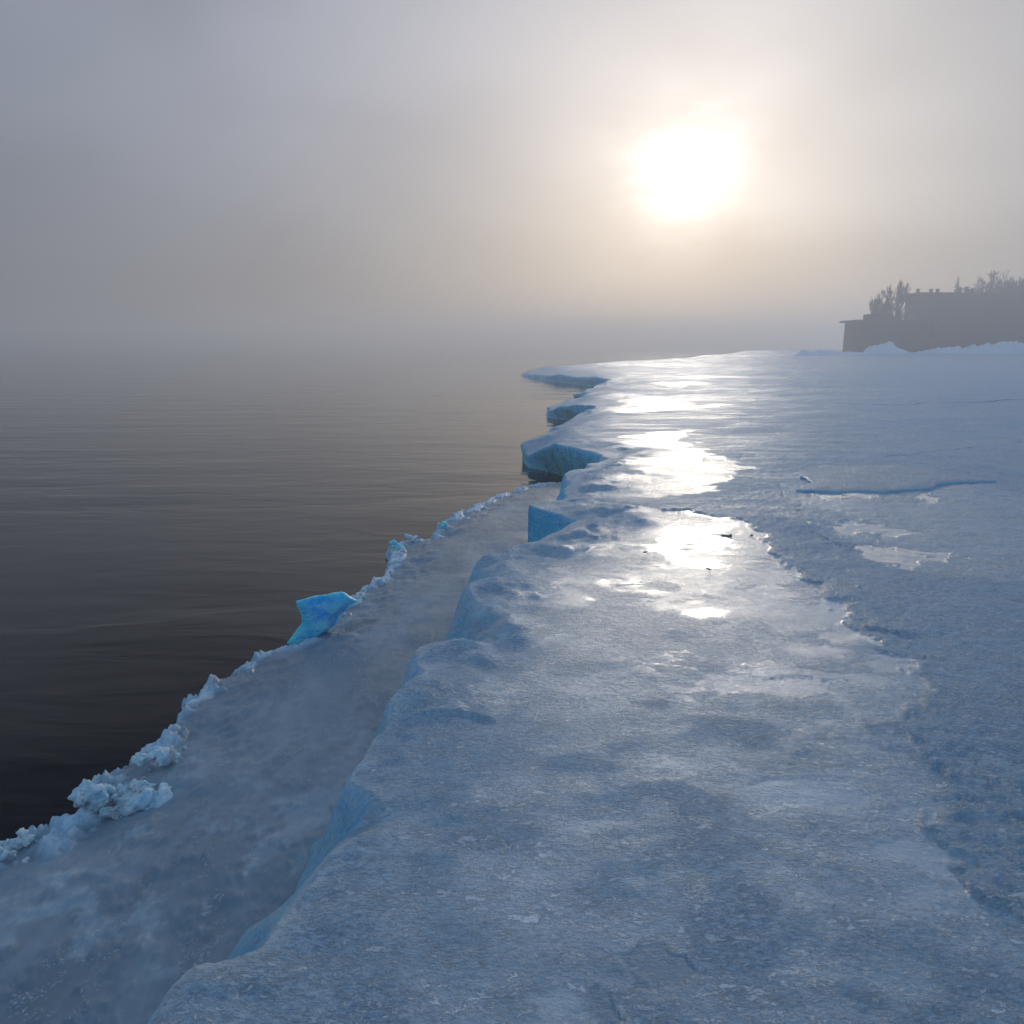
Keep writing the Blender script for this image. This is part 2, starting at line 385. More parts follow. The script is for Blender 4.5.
# coarse noise fields
wx = 0.07*fbm(X*1.3, Y*1.3, 3, 5) + 0.014*fbm(X*7, Y*7, 2, 9)
wy = 0.07*fbm(X*1.3, Y*1.3, 3, 25) + 0.014*fbm(X*7, Y*7, 2, 29)
warp = 1 + np.clip((Y-20)/25, 0, 3)
dF, vx, vy, ex = polydist(X + wx*warp, Y + wy*warp, FP, True, FE)
wd = ex[..., 0]; uc = ex[..., 1]; eh = ex[..., 2]; pw = ex[..., 3]
# from here on only the points on the ice are worked out
X2, Y2, dF2, warp2 = X, Y, dF, warp
K = (dF > -0.35*warp) & (X < 420)
K = K | np.roll(K, 1, 0) | np.roll(K, 1, 1)
X, Y, dF, vx, vy, wd, uc, eh, pw, warp = [q[K] for q in (X, Y, dF, vx, vy, wd, uc, eh, pw, warp)]

def land_rise(x, y):
    return 1.5*sstep(60, 185, y)*sstep(30, 95, x)

# smooth / wet ice regions on the top
def zone(pxs, z=1.2): return [P(a, b, z) for a, b in pxs]
wetA = zone([(525,560),(560,540),(612,522),(645,510),(700,513),(755,524),(766,546),(800,572),(848,600),(868,628),(890,638),(903,662),(912,684),(910,712),(930,738),(940,775),(955,815),(985,865),(1010,905),(1060,960),(1140,1060),(1000,1300),(600,1300),(200,1100),(330,940),(390,830),(450,740),(480,650),(500,600)])
wetB = zone([(632,434),(680,427),(686,437),(710,445),(723,455),(747,467),(726,477),(699,489),(655,491),(600,486),(590,478),(630,470),(600,450)], 1.25)
wetC = zone([(600,402),(640,397),(678,397),(690,402),(728,404),(690,407),(640,409),(600,412)], 1.25)
wetC2 = zone([(660,382),(690,381),(705,383),(690,385),(665,386)], 1.25)
pud = [zone([(856,546),(880,540),(920,544),(962,553),(940,562),(900,563),(868,556)]), zone([(832,524),(860,521),(925,530),(900,536),(850,531)]),
       zone([(803,494),(845,494),(876,499),(840,502)]), zone([(905,498),(922,494),(938,500),(920,504)])]
greyR = zone([(800,488),(930,486),(1100,500),(1200,560),(1100,590),(1000,580),(900,560),(850,530),(805,505)])
def zmask(poly, soft, wob, fr=2.0, seed=40):
    xs = X + wob*fbm(X*fr, Y*fr, 4, seed, .6); ys = Y + wob*fbm(X*fr, Y*fr, 4, seed+50, .6)
    d = polydist(xs, ys, poly)[0]
    return d, sstep(-soft, soft, d)
dA, mA = zmask(wetA, 0.07, 0.40, 2.2)
fadeA = 0.48 + 0.50*sstep(4.5, 9.5, Y)                       # nearer the ice is roughened by crust
crustn = fbm(X*1.6, Y*2.2, 5, 77, .6)
wet = mA*np.clip(fadeA + 1.1*crustn*(1-sstep(9, 14, Y)), 0, 1)
for q, wb, st in ((wetB, .8, .60), (wetC, 1.6, .42), (wetC2, 2.2, .38)):
    wet = np.maximum(wet, zmask(q, .10, wb, 1.2, 61)[1]*st*np.clip(0.85+0.9*fbm(X*.9, Y*.9, 4, 90), 0, 1))
wet = np.minimum(wet, .88*(1+.5*np.minimum(fbm(X*.9, Y*.5, 4, 515, .6), 0.05)))
for q in pud: wet = np.maximum(wet, zmask(q, .06, .5, 2.0, 71)[1])
wet = np.maximum(wet, 0.30*zmask(greyR, .5, 1.0, 1, 83)[1])
far_str = fbm(X*0.05, Y*0.16, 4, 131)
wet = np.maximum(wet, 0.16*sstep(0.05, .4, far_str)*sstep(18, 30, Y)*sstep(2.0, 6.0, dF))
wet = wet*sstep(0.5, 2.6, dF + 1.2*fbm(X*1.1, Y*1.6, 4, 98))
pool = np.zeros_like(X)
for q in ([(622,948),(648,940),(690,955),(718,976),(702,992),(665,986),(640,968)], [(590,975),(640,1000),(660,1024),(600,1030),(570,1000)]):
    pool = np.maximum(pool, zmask(zone(q, 1.17), .03, .22, 3.5, 93)[1])
pool = pool*.8
wet = np.maximum(wet, pool)
# raised thin slab to the right, fissures and one painted ledge shadow
slab = zone([(797,487),(815,478),(800,474),(842,466),(902,463),(960,474),(996,479),(938,481),(930,486),(880,488),(835,488)], 1.2)
cracks_shade = [[(770,466),(808,465),(850,461),(905,455),(960,447),(1024,441),(1150,430)], [(782,492),(797,506),(808,520),(818,533),(840,541),(890,546),(960,556),(1024,562),(1100,570)],
          [(600,655),(690,668),(760,674),(830,681),(905,696)], [(722,401),(800,402),(900,404),(1024,400),(1100,400)], [(450,838),(485,846),(530,850)]]  # last line is painted: dark stroke for the shadow under a small ledge
crack_shade = np.zeros_like(X)
for i, c in enumerate(cracks_shade):
    cw = np.clip(Y*0.0012, .006, .15) * (2.2 if i == 3 else 1.0)
    d = polydist(X+0.25*fbm(X*1.5, Y*1.5, 5, 140+i, .6), Y+0.25*fbm(X*1.5, Y*1.5, 5, 160+i, .6), [P(a, b_, 1.2) for a, b_ in c], False)[0]
    crack_shade = np.maximum(crack_shade, (1-sstep(cw*.4, cw*1.5, d))*np.clip(.8+.8*fbm(X*.8, Y*.8, 3, 180+i), 0, 1)*(.5 if i in (2, 4) else 1))
# snow ledge (edge of the snow layer) right of the smooth ice
snowstep = (1-mA)*sstep(0.3, 1.5, X)*sstep(30, 20, Y)
crust = np.clip(1-wet, 0, 1)

top = 1.17 + 0.10*fbm(X*0.35, Y*0.35, 3, 200) + 0.35*fbm(X*0.045, Y*0.045, 2, 210)*sstep(30, 90, Y)
edge_zone = 1-sstep(0.4, 2.2, dF)
top += edge_zone*(0.19*fbm(X*1.3, Y*1.3, 3, 220) + 0.02*fbm(X*5, Y*5, 3, 230)) 
# wind-scoured flutes running down toward the edge
top += edge_zone*0.04*fbm(X*1.2+Y*.3, Y*4.5-X*1.0, 3, 240)
top += (1-wet)*sstep(.5, 2.5, X-.12*Y+1)*(0.011*fbm(X*7, Y*9, 4, 250, .6) + 0.004*fbm(X*24, Y*30, 3, 260, .6)*sstep(14, 7, Y)) + 0.008*fbm(X*1.8, Y*2.4, 3, 270)
top += snowstep*(0.024 + 0.014*fbm(X*5, Y*6, 4, 280, .6) + 0.025*np.clip(fbm(X*13, Y*15, 3, 290, .7), 0, 1)*sstep(8, 5, Y)*sstep(-1.0, -.1, dA))
# darker little hollow seen in the foreground crust
top -= crack_shade*0.012
def ledge(pxs, height, decay, seed):
    pts_ = [P(a, b_, 1.17) for a, b_ in pxs]
    xs = X+.10*fbm(X*3, Y*3, 4, seed, .6); ys = Y+.10*fbm(X*3, Y*3, 4, seed+9, .6)
    d, lx, ly, _ = polydist(xs, ys, pts_, False)
    x0, y0 = pts_[0]; x1, y1 = pts_[-1]
    tt = ((xs-x0)*(x1-x0)+(ys-y0)*(y1-y0))/((x1-x0)**2+(y1-y0)**2)
    env = sstep(-.02, .25, tt)*sstep(1.02, .75, tt)
    side = lx*-(y1-y0)+ly*(x1-x0)
    return env*height*sstep(-.004, .022, np.where(side > 0, d, -d))*np.exp(-np.maximum(d, 0)/decay)
top += ledge([(392,722),(430,716),(470,714),(505,722)], .035, .4, 610)
top += ledge([(600,655),(690,668),(760,674),(830,681),(908,696)], .010, .5, 630)
top += ledge([(855,622),(868,628),(893,634),(900,640)], .04, .5, 650)
top += land_rise(X, Y)
top = eh + (top-eh)*sstep(0, 1, dF/np.clip(Y*.075, .9, 6))
thick = np.clip(top, 0.2, None)
wdn = wd*(1+1.1*fbm(X*1.3, Y*1.3, 2, 402)*sstep(.12, .35, wd))
t_ = np.clip(dF/np.maximum(wdn, .05), 0, 1)
prof = 1-(1-t_)**pw
prof = sstep(0, 1, prof)*.35 + prof*.65
Z = np.where(dF > 0, prof*thick, -0.6*sstep(0, 0.12*warp, -dF))
# face roughness, and the wave-cut undercut below the lip
ln = np.sqrt(vx**2+vy**2)+1e-6; sgn = np.where(dF > 0, 1, -1)
nx_, ny_ = vx/ln*sgn, vy/ln*sgn
und = uc*(1-sstep(0.05, 0.75, Z))*(1-sstep(.5, 1.5, np.abs(dF)))
Xs = X + nx_*und; Ys = Y + ny_*und
def full(v, fill=0.0):
    f = np.full(X2.shape, fill); f[K] = v; return f
keep = (dF2 > -0.13*warp2) & (X2 < 420)
ice = grid_mesh('ice_sheet', full(Xs), full(Ys), full(Z), keep, {'wet': full(wet), 'crust': full(crust), 'crack_shade': full(crack_shade), 'edge': full((1-sstep(1.2, 3.0, dF/np.clip(Y*.1, 1, 5)))*(.68+.32*sstep(10, 14, Y))), 'pool': full(pool), 'lip': full(np.exp(-((dF-wdn)/.20)**2)*sstep(14, 10, Y)*np.clip(.75+.9*fbm(X*2.2, Y*2.2, 3, 711), 0, 1))}, m_ice)
X, Y, dF = X2, Y2, dF2
tag(ice, 'wide pale blue ice sheet with wet shining patches along the sea', None, None, 'structure')

# shelf
sel = (X > -12) & (X < 6) & (Y < 27)
nrow = int(np.argmax(rr > 34))
Xq, Yq = X[:nrow], Y[:nrow]
dS = polydist(Xq + .22*fbm(Xq*2.5, Yq*2.5, 5, 300, .6), Yq + .22*fbm(Xq*2.5, Yq*2.5, 5, 310, .6), shelf)[0]
dFq = dF[:nrow]
rimn = fbm(Xq*3.2, Yq*3.2, 5, 320, .6)
rimm = (1-sstep(0.10, 0.42, dS - 0.45*rimn))
Zs = 0.12 + 0.20*sstep(0, 1.2, dS) + 0.05*fbm(Xq*.8, Yq*.8, 3, 330)
Zs += rimm*(0.05 + 0.16*(.35+.65*sstep(15, 9, Yq))*np.clip(fbm(Xq*4, Yq*4, 4, 340, .6)+.1, 0, 1))
nearedge = 1-sstep(0.3, 1.1, -dFq)
Zs += 0.006*fbm(Xq*9, Yq*9, 4, 350, .65) + 0.03*np.clip(fbm(Xq*6, Yq*6, 4, 360, .65)-.12, 0, 1)*sstep(9, 5, Yq)
Zs += 0.04*nearedge
Zs = np.where(dS > 0, np.maximum(Zs, -.3)*(1-(1-np.clip(dS/.10, 0, 1))**2), -0.5*sstep(0, .12, -dS))
frost = np.maximum(rimm, 0.28*sstep(.10, .45, rimn)*sstep(9, 5, Yq))  # near pale patches also stand in for low mist, put into the colour
shelf_o = grid_mesh('ice_shelf', Xq, Yq, Zs, (dS > -.12) & (dFq < .6), {'rim': np.clip(frost, 0, 1)}, m_shelf)
tag(shelf_o, 'low grey ice shelf just above the sea', None, None, 'structure')

# ------------------------------------------------------------------ water
bm = bmesh.new()
for x, y in ((-900,-60),(900,-60),(900,1100),(-900,1100)): bm.verts.new((x, y, 0))
bm.faces.new(bm.verts)
tag(from_bm('water', bm, m_water), 'dark calm sea fading into fog', None, None, 'structure')

# ------------------------------------------------------------------ lumps, blocks, stones
def lump_mesh(name, blobs, amp, freq, sub=5, seed=0, angular=True):
    """broken convex chunks fused into one ragged surface"""
    rl = random.Random(seed+100)
    bm = bmesh.new()
    for (c, r, sq) in blobs:
        pts_ = []
        for _ in range(10):
            d = Vector((rl.gauss(0,1), rl.gauss(0,1), rl.gauss(0,1))).normalized()*r*rl.uniform(.8, 1.15)
            pts_.append(bm.verts.new(Vector((d.x*sq[0], d.y*sq[1], d.z*sq[2])) + Vector(c)))
        h = bmesh.ops.convex_hull(bm, input=pts_)
        bmesh.ops.delete(bm, geom=[v for v in h['geom_interior'] if isinstance(v, bmesh.types.BMVert)], context='VERTS')
    xs = [v.co for v in bm.verts]
    span = max(max(v[i] for v in xs)-min(v[i] for v in xs) for i in range(3))
    me = bpy.data.meshes.new(name); bm.to_mesh(me); bm.free()
    o = bpy.data.objects.new(name, me); sc.collection.objects.link(o)
    r = o.modifiers.new('r', 'REMESH'); r.mode = 'VOXEL'; r.voxel_size = span/90
    dg = bpy.context.evaluated_depsgraph_get()
    me2 = bpy.data.meshes.new_from_object(o.evaluated_get(dg)); o.modifiers.clear()
    bpy.data.objects.remove(o); me2.name = name
    n = len(me2.vertices)
    co = np.empty(n*3, np.float32); me2.vertices.foreach_get('co', co); co = co.reshape(-1, 3)
    no = np.array([v.normal[:] for v in me2.vertices])
    p = co*freq + seed*7.3
    d = (fbm(p[:,0]+p[:,2]*.7, p[:,1]-p[:,2]*.6, 5, seed) + fbm(p[:,2]+3, p[:,0]-p[:,1]*.5, 5, seed+9) - .8*np.abs(vn(p[:,0]*2-p[:,2], p[:,1]*2+p[:,2], seed+3)))*amp
    co = co + no*d[:, None]
    me2.vertices.foreach_set('co', co.astype(np.float32).ravel()); me2.update()
    return me2

rnd = random.Random(4)
def snow_clump(px0, px1, py_top, py_bot, label, seed, n=26, name='snow_lump', mtl=None, zb=.1, cat='snow lump', group='snow lumps on the edge of the shelf'):
    cx = (px0+px1)/2; base = P(cx, py_bot, zb); Yd = base[1]
    s = math.hypot(Yd, CAM_Z)/F_PX; W = (px1-px0)*s; H = max((py_bot-py_top)*s*0.95, .4*W)
    rl = random.Random(seed)
    blobs = []
    for i in range(n):
        u = (i+.5)/n*.9-.45 + rl.uniform(-.05, .05)
        hmax = H*(1.0-1.1*max(0, u+.05)-.6*max(0, -u-.3))
        r = H*rl.choice((.12, .18, .26, .36) if n > 8 else (.45, .6))*rl.uniform(.8, 1.15)*(1-.5*abs(u))
        blobs.append(((u*W, rl.uniform(-.16, .16)*W, max(0, rl.uniform(0, 1)*hmax-r*.6)), r, (rl.uniform(.9, 1.35), rl.uniform(.8, 1.2), rl.uniform(.55, 1.))))
    blobs.append(((-.05*W, 0, 0), .34*H, (1.1*W/H, .6*W/H, .5)))
    me = lump_mesh(name, blobs, (0.15 if n > 8 else 0.06)*H, 3.4/max(H, .05), seed=seed)
    o = link(name, me, mtl or m_snow); o.location = (base[0], base[1]+.1*W, zb-.10*H)
    tag(o, label, cat, group)
    return o
a = snow_clump(80, 166, 765, 818, 'largest ragged snow lump on the shelf edge, standing above the dark water at lower left', 3, 40); a.rotation_euler.z = .45
a = snow_clump(140, 200, 738, 775, 'low snow lump just behind the largest one on the shelf edge', 5, 20); a.rotation_euler.z = .6
a = snow_clump(12, 60, 824, 852, 'small snow lump nearer than the largest one, at the left end of the shelf', 8, 14); a.rotation_euler.z = .3
a = snow_clump(-25, 28, 836, 870, 'snow lump cut off by the left side of the picture', 9, 14)
a = snow_clump(350, 385, 588, 606, 'snow ridge lump right behind the bright blue upright block', 12, 14, zb=.12); a.rotation_euler.z = -.2
lumps = [(391,403,537,551,'pale ice lump at the bend of the shelf edge, left of the flatter one'),(404,423,531,541,'flatter pale ice lump at the bend of the shelf edge'),
         (388,399,553,565,'small blue ice lump below the bend of the shelf edge'),(438,448,520,529,'tiny blue lump on the shelf edge beyond the bend')]
for k, (x0, x1, y0, y1, lb) in enumerate(lumps):
    snow_clump(x0, x1, y0, y1, lb, 20+k, 8, 'ice_lump', m_blue if k in (0, 2, 3) else m_snow, .15, 'ice lump', 'ice lumps at the bend of the shelf edge')

def prism(name, outline_px, Yd, depth, mtl, lean=0.0, taper=.85, seed=1, amp=.015):
    """upright broken slab: outline at forward distance Yd, real thickness depth"""
    pts = [PD(a_, b_, Yd) for a_, b_ in outline_px]
    c = sum(pts, Vector())/len(pts); c0 = Vector((c.x, Yd, min(p.z for p in pts)))
    bm = bmesh.new()
    fr = [bm.verts.new(p-c0) for p in pts]
    bk = [bm.verts.new(Vector(((p.x-c.x)*taper+c.x+.10, Yd+depth, (p.z-c0.z)*taper*0.95+c0.z))-c0) for p in pts]
    bm.faces.new(fr); bm.faces.new(bk[::-1])
    n = len(fr)
    for i in range(n): bm.faces.new((fr[i], bk[i], bk[(i+1) % n], fr[(i+1) % n]))
    bmesh.ops.recalc_face_normals(bm, faces=bm.faces)
    me = bpy.data.meshes.new(name); bm.to_mesh(me); bm.free()
    o = bpy.data.objects.new(name, me); sc.collection.objects.link(o)
    r = o.modifiers.new('r', 'REMESH'); r.mode = 'VOXEL'; r.voxel_size = 0.016
    s = o.modifiers.new('s', 'SMOOTH'); s.iterations = 3; s.factor = .5
    me2 = bpy.data.meshes.new_from_object(o.evaluated_get(bpy.context.evaluated_depsgraph_get()))
    bpy.data.objects.remove(o)
    for v in me2.vertices:
        p = Vector(v.co)*3.5+Vector((seed, 0, 0))
        v.co += Vector(v.normal)*(mnoise.fractal(p, .8, 2.1, 5)*amp + max(0, mnoise.cell(p*1.2))*0)
    o = link(name, me2, mtl); o.location = c0
    return o
bl = prism('ice_block', [(294.5,601),(320,595),(342,591.5),(352,599),(336,612),(330,616),(326,630),(310,641),(292.7,650),(286,643),(294,632),(301.5,623.5),(300,614),(297,607)], P(300,645,.1)[1], .35, m_blue, seed=2)
tag(bl, 'bright blue upright block of ice standing at the edge of the low shelf', 'ice block')

def stone(px, py, wpx, label, k):
    base = P(px, py, 1.2); s = math.hypot(base[1], 3)/F_PX
    r = wpx*s/2
    me = lump_mesh('stone', [((0,0,0), r, (1, .9, .35)), ((r*.5, r*.2, 0), r*.6, (1, 1, .5))], r*.12, 1.5/r, seed=30+k)
    o = link('stone', me, m_stone); o.location = (base[0], base[1], 1.2 + 0.10*0); o.rotation_euler.z = k
    tag(o, label, 'stone', 'dark stones frozen on the ice'); return o
stones = [(727,536,12,'largest dark stone lying on the shining ice'),(752,535,5,'small dark stone right of the largest one on the ice'),(709,569,6,'small dark stone on the bright glare nearer than the largest stone'),
          (646,552,5,'small dark stone left of the sun glare')]
stone_objs = [stone(*s, k) for k, s in enumerate(stones)]

# thin raised slab on the right, with its own front edge
pts = [(797,488),(811,481),(800,475),(842,466),(902,463),(960,474),(996,480),(950,482),(938,483),(931,487),(880,490),(835,490)]
bm = bmesh.new()
zt, zb = 1.285, 1.0
w_ = [P(a_, b_, 1.3) for a_, b_ in pts]; c = (sum(p[0] for p in w_)/len(w_), sum(p[1] for p in w_)/len(w_))
fine = []
for i in range(len(w_)):
    x0, y0 = w_[i]; x1, y1 = w_[(i+1) % len(w_)]
    for k in range(14):
        u = k/14; xx = x0+(x1-x0)*u; yy = y0+(y1-y0)*u
        nn = mnoise.fractal(Vector((xx*1.3, yy*1.3, 5)), 1, 2, 4)*.10
        fine.append((xx-c[0]+nn, yy-c[1]+nn*1.4))
rings = []
for (sc_, zz) in ((1.0, zb), (1.0, zt-.05), (.995, zt-.012), (.975, zt), (.6, zt+.015), (.25, zt+.02)):
    rings.append([bm.verts.new((x*sc_, y*sc_, zz + (.02*mnoise.noise(Vector((x*sc_*.7, y*sc_*.7, 3))) if zz >= zt-.06 else 0))) for x, y in fine])
for r0, r1 in zip(rings, rings[1:]):
    for i in range(len(fine)): bm.faces.new((r0[i], r0[(i+1) % len(fine)], r1[(i+1) % len(fine)], r1[i]))
bm.faces.new(rings[-1])
so_ = from_bm('ice_slab', bm, m_ice, smooth=True)
ea = so_.data.attributes.new('edge', 'FLOAT', 'POINT'); ea.data.foreach_set('value', [0.6]*len(so_.data.vertices)); so_.location = (c[0], c[1], 0)
tag(so_, 'thin pale ice slab lying raised on the sheet, with a dark blue front edge', 'ice slab')

# ------------------------------------------------------------------ far shore: buildings, trees, snow banks
def boxm(bm, x0, x1, y0, y1, z0, z1):
    v = [bm.verts.new(p) for p in ((x0,y0,z0),(x1,y0,z0),(x1,y1,z0),(x0,y1,z0),(x0,y0,z1),(x1,y0,z1),(x1,y1,z1),(x0,y1,z1))]
    for f in ((0,3,2,1),(4,5,6,7),(0,1,5,4),(1,2,6,5),(2,3,7,6),(3,0,4,7)): bm.faces.new([v[i] for i in f])
YB = 200.0
def bx(px): return (px-512)/F_PX*YB/1.0*1.0  # metres right of the viewer at the shore
def bz(py, Y_=YB): return PD(512, py, Y_).z
def xat(px, Y_): return PD(px, 346, Y_).x
g0 = 2.4
# low hall with an overhanging flat roof
hall = empty('low_hall', (xat(843, 203), 195, g0))
tag(hall, 'low flat-roofed hall with roof edge jutting out to the left over the snowbank', 'building')
ox, oy = hall.location.x, hall.location.y
bm = bmesh.new(); L = xat(932, 195)-ox
boxm(bm, 0, L, 0, 8, 0, bz(322, 195)-g0)
for i in range(int(L/1.2)): boxm(bm, .3+i*1.2, .42+i*1.2, -.06, .01, .2, bz(322, 195)-g0-.15)   # cladding battens
from_bm('wall', bm, m_wall, hall)
bm = bmesh.new(); zr = bz(322, 195)-g0
boxm(bm, -1.0, L+.5, -1.0, 9, zr, zr+.35); boxm(bm, -.8, L+.3, -.8, 8.8, zr+.35, zr+.5)
from_bm('roof', bm, m_roof, hall)
for i in range(4):
    bm = bmesh.new(); x0 = 3+i*4.5; boxm(bm, x0, x0+2.0, -.10, -.02, 3.6, 5.0); from_bm('window', bm, m_glass, hall)
bm = bmesh.new(); boxm(bm, xat(866,199)-ox, xat(884,199)-ox, 2, 7, zr+.5, bz(313.5, 195)-g0); from_bm('roof_hut', bm, m_wall, hall)

# bigger flat-roofed block behind
blk = empty('long_block', (xat(901, 219), 212, g0)); tag(blk, 'long taller flat-roofed building behind the low hall, with small chimneys', 'building')
L2 = xat(1060, 212)-blk.location.x; zr2 = bz(294, 212)-g0
bm = bmesh.new(); boxm(bm, 0, L2, 0, 7, 0, zr2); from_bm('wall', bm, m_wall, blk)
bm = bmesh.new(); boxm(bm, -.4, L2+.5, -.4, 7.5, zr2, zr2+.4); rf = from_bm('roof', bm, m_roof, blk)
for px in (915, 928, 934.5):
    bm = bmesh.new(); x0 = xat(px, 214)-blk.location.x
    boxm(bm, x0-.3, x0+.3, 3, 3.7, zr2+.4, zr2+1.35); boxm(bm, x0-.42, x0+.42, 2.88, 3.82, zr2+1.35, zr2+1.5)
    from_bm('chimney', bm, m_roof, rf)
for fl in range(3):
    for i in range(7):
        x0 = 18+i*4.3; z0 = 3.0+fl*3.4
        if x0+1.4 > L2: continue
        bm = bmesh.new(); boxm(bm, x0, x0+1.4, -.08, -.02, z0, z0+1.5); from_bm('window', bm, m_glass, blk)

def tube(bm, p0, p1, r0, r1, n=5):
    d = (p1-p0)
    if d.length < 1e-5: return
    q = d.to_track_quat('Z', 'Y'); a_, b_ = [], []
    for i in range(n):
        an = 2*math.pi*i/n; v = Vector((math.cos(an), math.sin(an), 0))
        a_.append(bm.verts.new(p0+q@(v*r0))); b_.append(bm.verts.new(p1+q@(v*r1)))
    for i in range(n): bm.faces.new((a_[i], a_[(i+1) % n], b_[(i+1) % n], b_[i]))
def bare_tree(x, y, z, H, W, label, seed, group='trees on the far shore', dens=1.0):
    rl = random.Random(seed)
    root = empty('bare_tree', (x, y, z)); tag(root, label, 'tree', group)
    bt = bmesh.new(); bc = bmesh.new()
    th = H*.35
    tube(bt, Vector((0,0,-.5)), Vector((0,0,th)), H*.03, H*.02, 7)
    def grow(p, d, ln_, r, lev):
        e = p + d*ln_
        r = max(r, .04); tube(bc, p, e, r, max(r*.65, .035), 3)
        if lev == 0: return
        for k in range(rl.choice((2, 3, 3))):
            nd = (d + Vector((rl.uniform(-1, 1), rl.uniform(-1, 1), rl.uniform(-.35, .8)))*.75)
            nd.x *= W/H*1.6; nd.normalize()
            grow(p+d*ln_*rl.uniform(.45, 1.0), nd, ln_*rl.uniform(.6, .8), r*.62, lev-1)
    for k in range(5):
        a_ = k*1.26+rl.uniform(-.4, .4)
        d = Vector((math.cos(a_)*W/H*1.3, math.sin(a_)*W/H*1.3, rl.uniform(.7, 1.4))).normalized()
        grow(Vector((0,0,th*rl.uniform(.55, 1))), d, H*.30, H*.014, 5)
    from_bm('trunk', bt, m_bark, root); from_bm('crown', bc, m_twig, root)
def conifer(x, y, z, H, W, label, seed, group='trees on the far shore'):
    rl = random.Random(seed)
    root = empty('conifer', (x, y, z)); tag(root, label, 'tree', group)
    bt = bmesh.new(); tube(bt, Vector((0,0,-.5)), Vector((0,0,H)), H*.02, .02, 6)
    bc = bmesh.new(); lev = int(H*3.2)
    for i in range(lev):
        u = i/lev; zz = H*(.12+.88*u); rad = W/2*(1-u)**.85*rl.uniform(.75, 1.1)+.08
        for k in range(11):
            a_ = rl.uniform(0, 6.28); r_ = rad*rl.uniform(.55, 1.1)
            tip = Vector((math.cos(a_)*r_, math.sin(a_)*r_, zz-r_*.35))
            s_ = Vector((-math.sin(a_), math.cos(a_), 0))*(r_*.35+.08)
            c_ = Vector((math.cos(a_)*.05, math.sin(a_)*.05, zz))
            v = [bc.verts.new(q) for q in (c_, tip*.6+c_*.4+s_, tip, tip*.6+c_*.4-s_-Vector((0,0,.15*r_)))]
            bc.faces.new(v)
    from_bm('trunk', bt, m_bark, root); from_bm('crown', bc, m_needle, root)
def leafy(x, y, z, H, W, label, seed, group='trees on the far shore', mtl=None):
    rl = random.Random(seed)
    root = empty('bushy_tree', (x, y, z)); tag(root, label, 'tree', group)
    bt = bmesh.new(); tube(bt, Vector((0,0,-.5)), Vector((0,0,H*.5)), H*.025, H*.012, 6)
    cl_ = [(Vector((rl.uniform(-.35, .35)*W, rl.uniform(-.35, .35)*W, rl.uniform(.55, .95)*H)), rl.uniform(.14, .26)*W) for _ in range(12)]
    bc = bmesh.new()
    for c_, r_ in cl_:
        tube(bt, Vector((0,0,H*.3)), c_, H*.01, .03, 4)
        for _ in range(150):
            d = Vector((rl.gauss(0,1), rl.gauss(0,1), rl.gauss(0,1))).normalized()*r_*rl.uniform(.3, 1.15)
            p = c_+d; s_ = rl.uniform(.10, .28)
            u_ = Vector((rl.gauss(0,1), rl.gauss(0,1), rl.gauss(0,1))).normalized()*s_; v_ = u_.orthogonal().normalized()*s_*.6
            bc.faces.new([bc.verts.new(q) for q in (p-u_, p+v_, p+u_, p-v_)])
    from_bm('trunk', bt, m_bark, root); from_bm('crown', bc, mtl or m_needle, root)

# wooded slope under the trees on the right
def treeat(fn, px, ytop, ybase, Yt, wpx, label, seed):
    zb_ = bz(ybase, Yt); zt_ = bz(ytop, Yt)
    fn(xat(px, Yt), Yt, zb_, zt_-zb_, wpx/F_PX*Yt, label, seed)
treeat(bare_tree, 871, 296, 346, 206, 8, 'slender bare tree rising behind the left end of the low hall roof', 51)
treeat(bare_tree, 893, 285, 346, 206, 9, 'round bare tree at the left corner of the taller building', 52)
treeat(bare_tree, 882, 300, 346, 204, 7, 'shorter bare tree between the two bare trees at the left corner', 53)
treeat(conifer, 951, 275, 330, 222, 22, 'pointed fir standing highest behind the flat roof', 54)
treeat(bare_tree, 998, 273, 330, 222, 24, 'largest round bare tree above the roofline on the right', 55)
treeat(bare_tree, 1024, 277, 330, 224, 16, 'bare tree cut off by the right side of the picture', 56)
treeat(conifer, 971, 281, 330, 222, 16, 'smaller dark fir right of the pointed fir', 57)
treeat(bare_tree, 980, 280, 330, 223, 12, 'narrow bare tree left of the largest round one', 58)
treeat(leafy, 958, 286, 325, 220, 12, 'low bushy tree at the foot of the pointed fir', 59)
treeat(leafy, 986, 286, 325, 220, 26, 'broad bushy tree under the largest round bare tree', 60)
treeat(leafy, 1012, 287, 325, 221, 22, 'bushy tree near the right side of the picture', 61)
pass
treeat(leafy, 889, 304, 346, 203, 20, 'dark bushy tree just behind the low hall roof', 63)
pass
treeat(leafy, 879, 310, 346, 204, 16, 'lowest bushy tree showing above the left part of the low hall roof', 65)

treeat(leafy, 967, 288, 325, 219, 18, 'bushy tree between the pointed fir and the bare trees', 71)
treeat(leafy, 999, 285, 325, 223, 22, 'bushy tree filling the foot of the largest round bare tree', 72)
treeat(bare_tree, 1011, 281, 330, 223, 12, 'bare tree between the largest round one and the right side of the picture', 73)
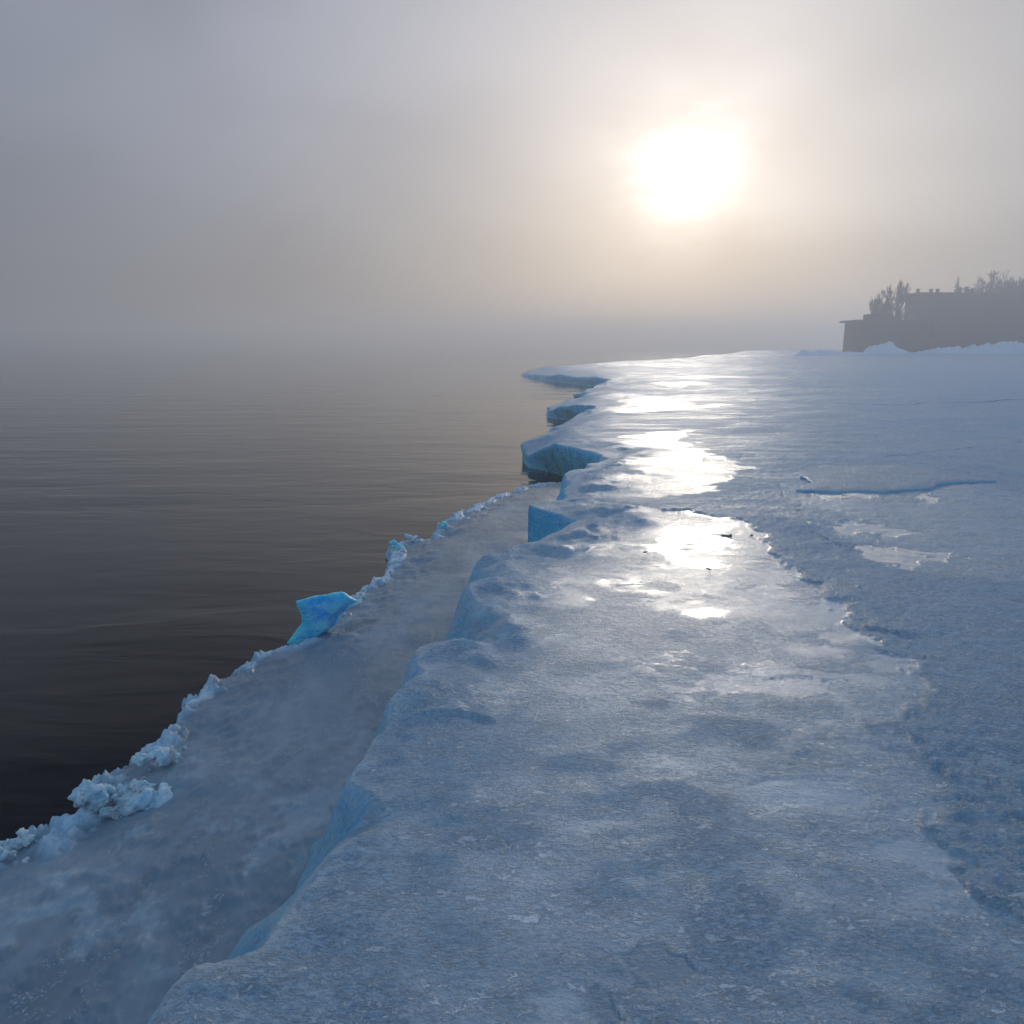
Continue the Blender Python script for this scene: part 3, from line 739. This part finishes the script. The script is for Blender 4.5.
# land behind the buildings
bm = bmesh.new()
nxh, nyh = 60, 16
vv = [[bm.verts.new((x_, y_, z_)) for x_ in []] for _ in []]
gridv = []
for j in range(nyh):
    row = []
    for i in range(nxh):
        y_ = 186 + j*10.0; x_ = 84 + i*4.0 + j*5.2
        up = min(1, j/5)*min(1, max(0, (i-3)/10))
        z_ = 1.6 + 0.8*min(1, j/1.5) + 5.5*up*(1+.3*mnoise.noise(Vector((x_*.03, y_*.03, 1)))) - (0 if i > 2 else 3)
        if j == 0: z_ = -1
        row.append(bm.verts.new((x_, y_, z_)))
    gridv.append(row)
for j in range(nyh-1):
    for i in range(nxh-1): bm.faces.new((gridv[j][i], gridv[j][i+1], gridv[j+1][i+1], gridv[j+1][i]))
tag(from_bm('hill', bm, m_hill, smooth=True), 'dark land rising behind the buildings', None, None, 'structure')

def snow_bank(px0, px1, ytop, Yd, label, seed):
    x0, x1 = xat(px0, Yd), xat(px1, Yd); W = x1-x0; z0 = 2.0; H = bz(ytop, Yd)-z0
    nx, ny = 90, 24; D = 12
    xs = np.linspace(0, 1, nx); ys = np.linspace(0, 1, ny)
    UX, UY = np.meshgrid(xs, ys)
    env = (np.sin(np.pi*UX)**.5)*(np.sin(np.pi*UY)**.8)
    Hh = env*H*(.85+.95*fbm(UX*W*.22, UY*D*.16, 5, seed, .6)+.25*np.exp(-((UX-.62)/.08)**2)) - .5
    me = grid_mesh('snow_bank', (UX-.5)*W, (UY-.5)*D, Hh, np.ones_like(UX, bool), {}, m_snow)
    me.location = ((x0+x1)/2, Yd, z0)
    tag(me, label, 'snow bank', 'snow banks below the buildings')
snow_bank(842, 912, 344.0, 186, 'left snow bank in front of the low hall', 401)
snow_bank(908, 1075, 341.5, 184, 'right snow bank, higher and longer, below the tall building', 412)
snow_bank(790, 850, 349.0, 188, 'low snow bank trailing off left of the low hall', 421)

# ------------------------------------------------------------------ haze
hz, t, b = mat('haze'); t.n.remove(b)
pv = t.new('ShaderNodeVolumePrincipled'); pv.inputs['Color'].default_value = (0.91, 0.90, 0.915, 1)
pv.inputs['Density'].default_value = 0.0033; pv.inputs['Anisotropy'].default_value = 0.45
t.l.new(pv.outputs[0], t.n['Material Output'].inputs['Volume'])
bm = bmesh.new(); boxm(bm, -1000, 1000, -80, 1200, -1.6, 26)
tag(from_bm('haze', bm, hz), 'thin morning sea fog over the ice and water', None, None, 'stuff')
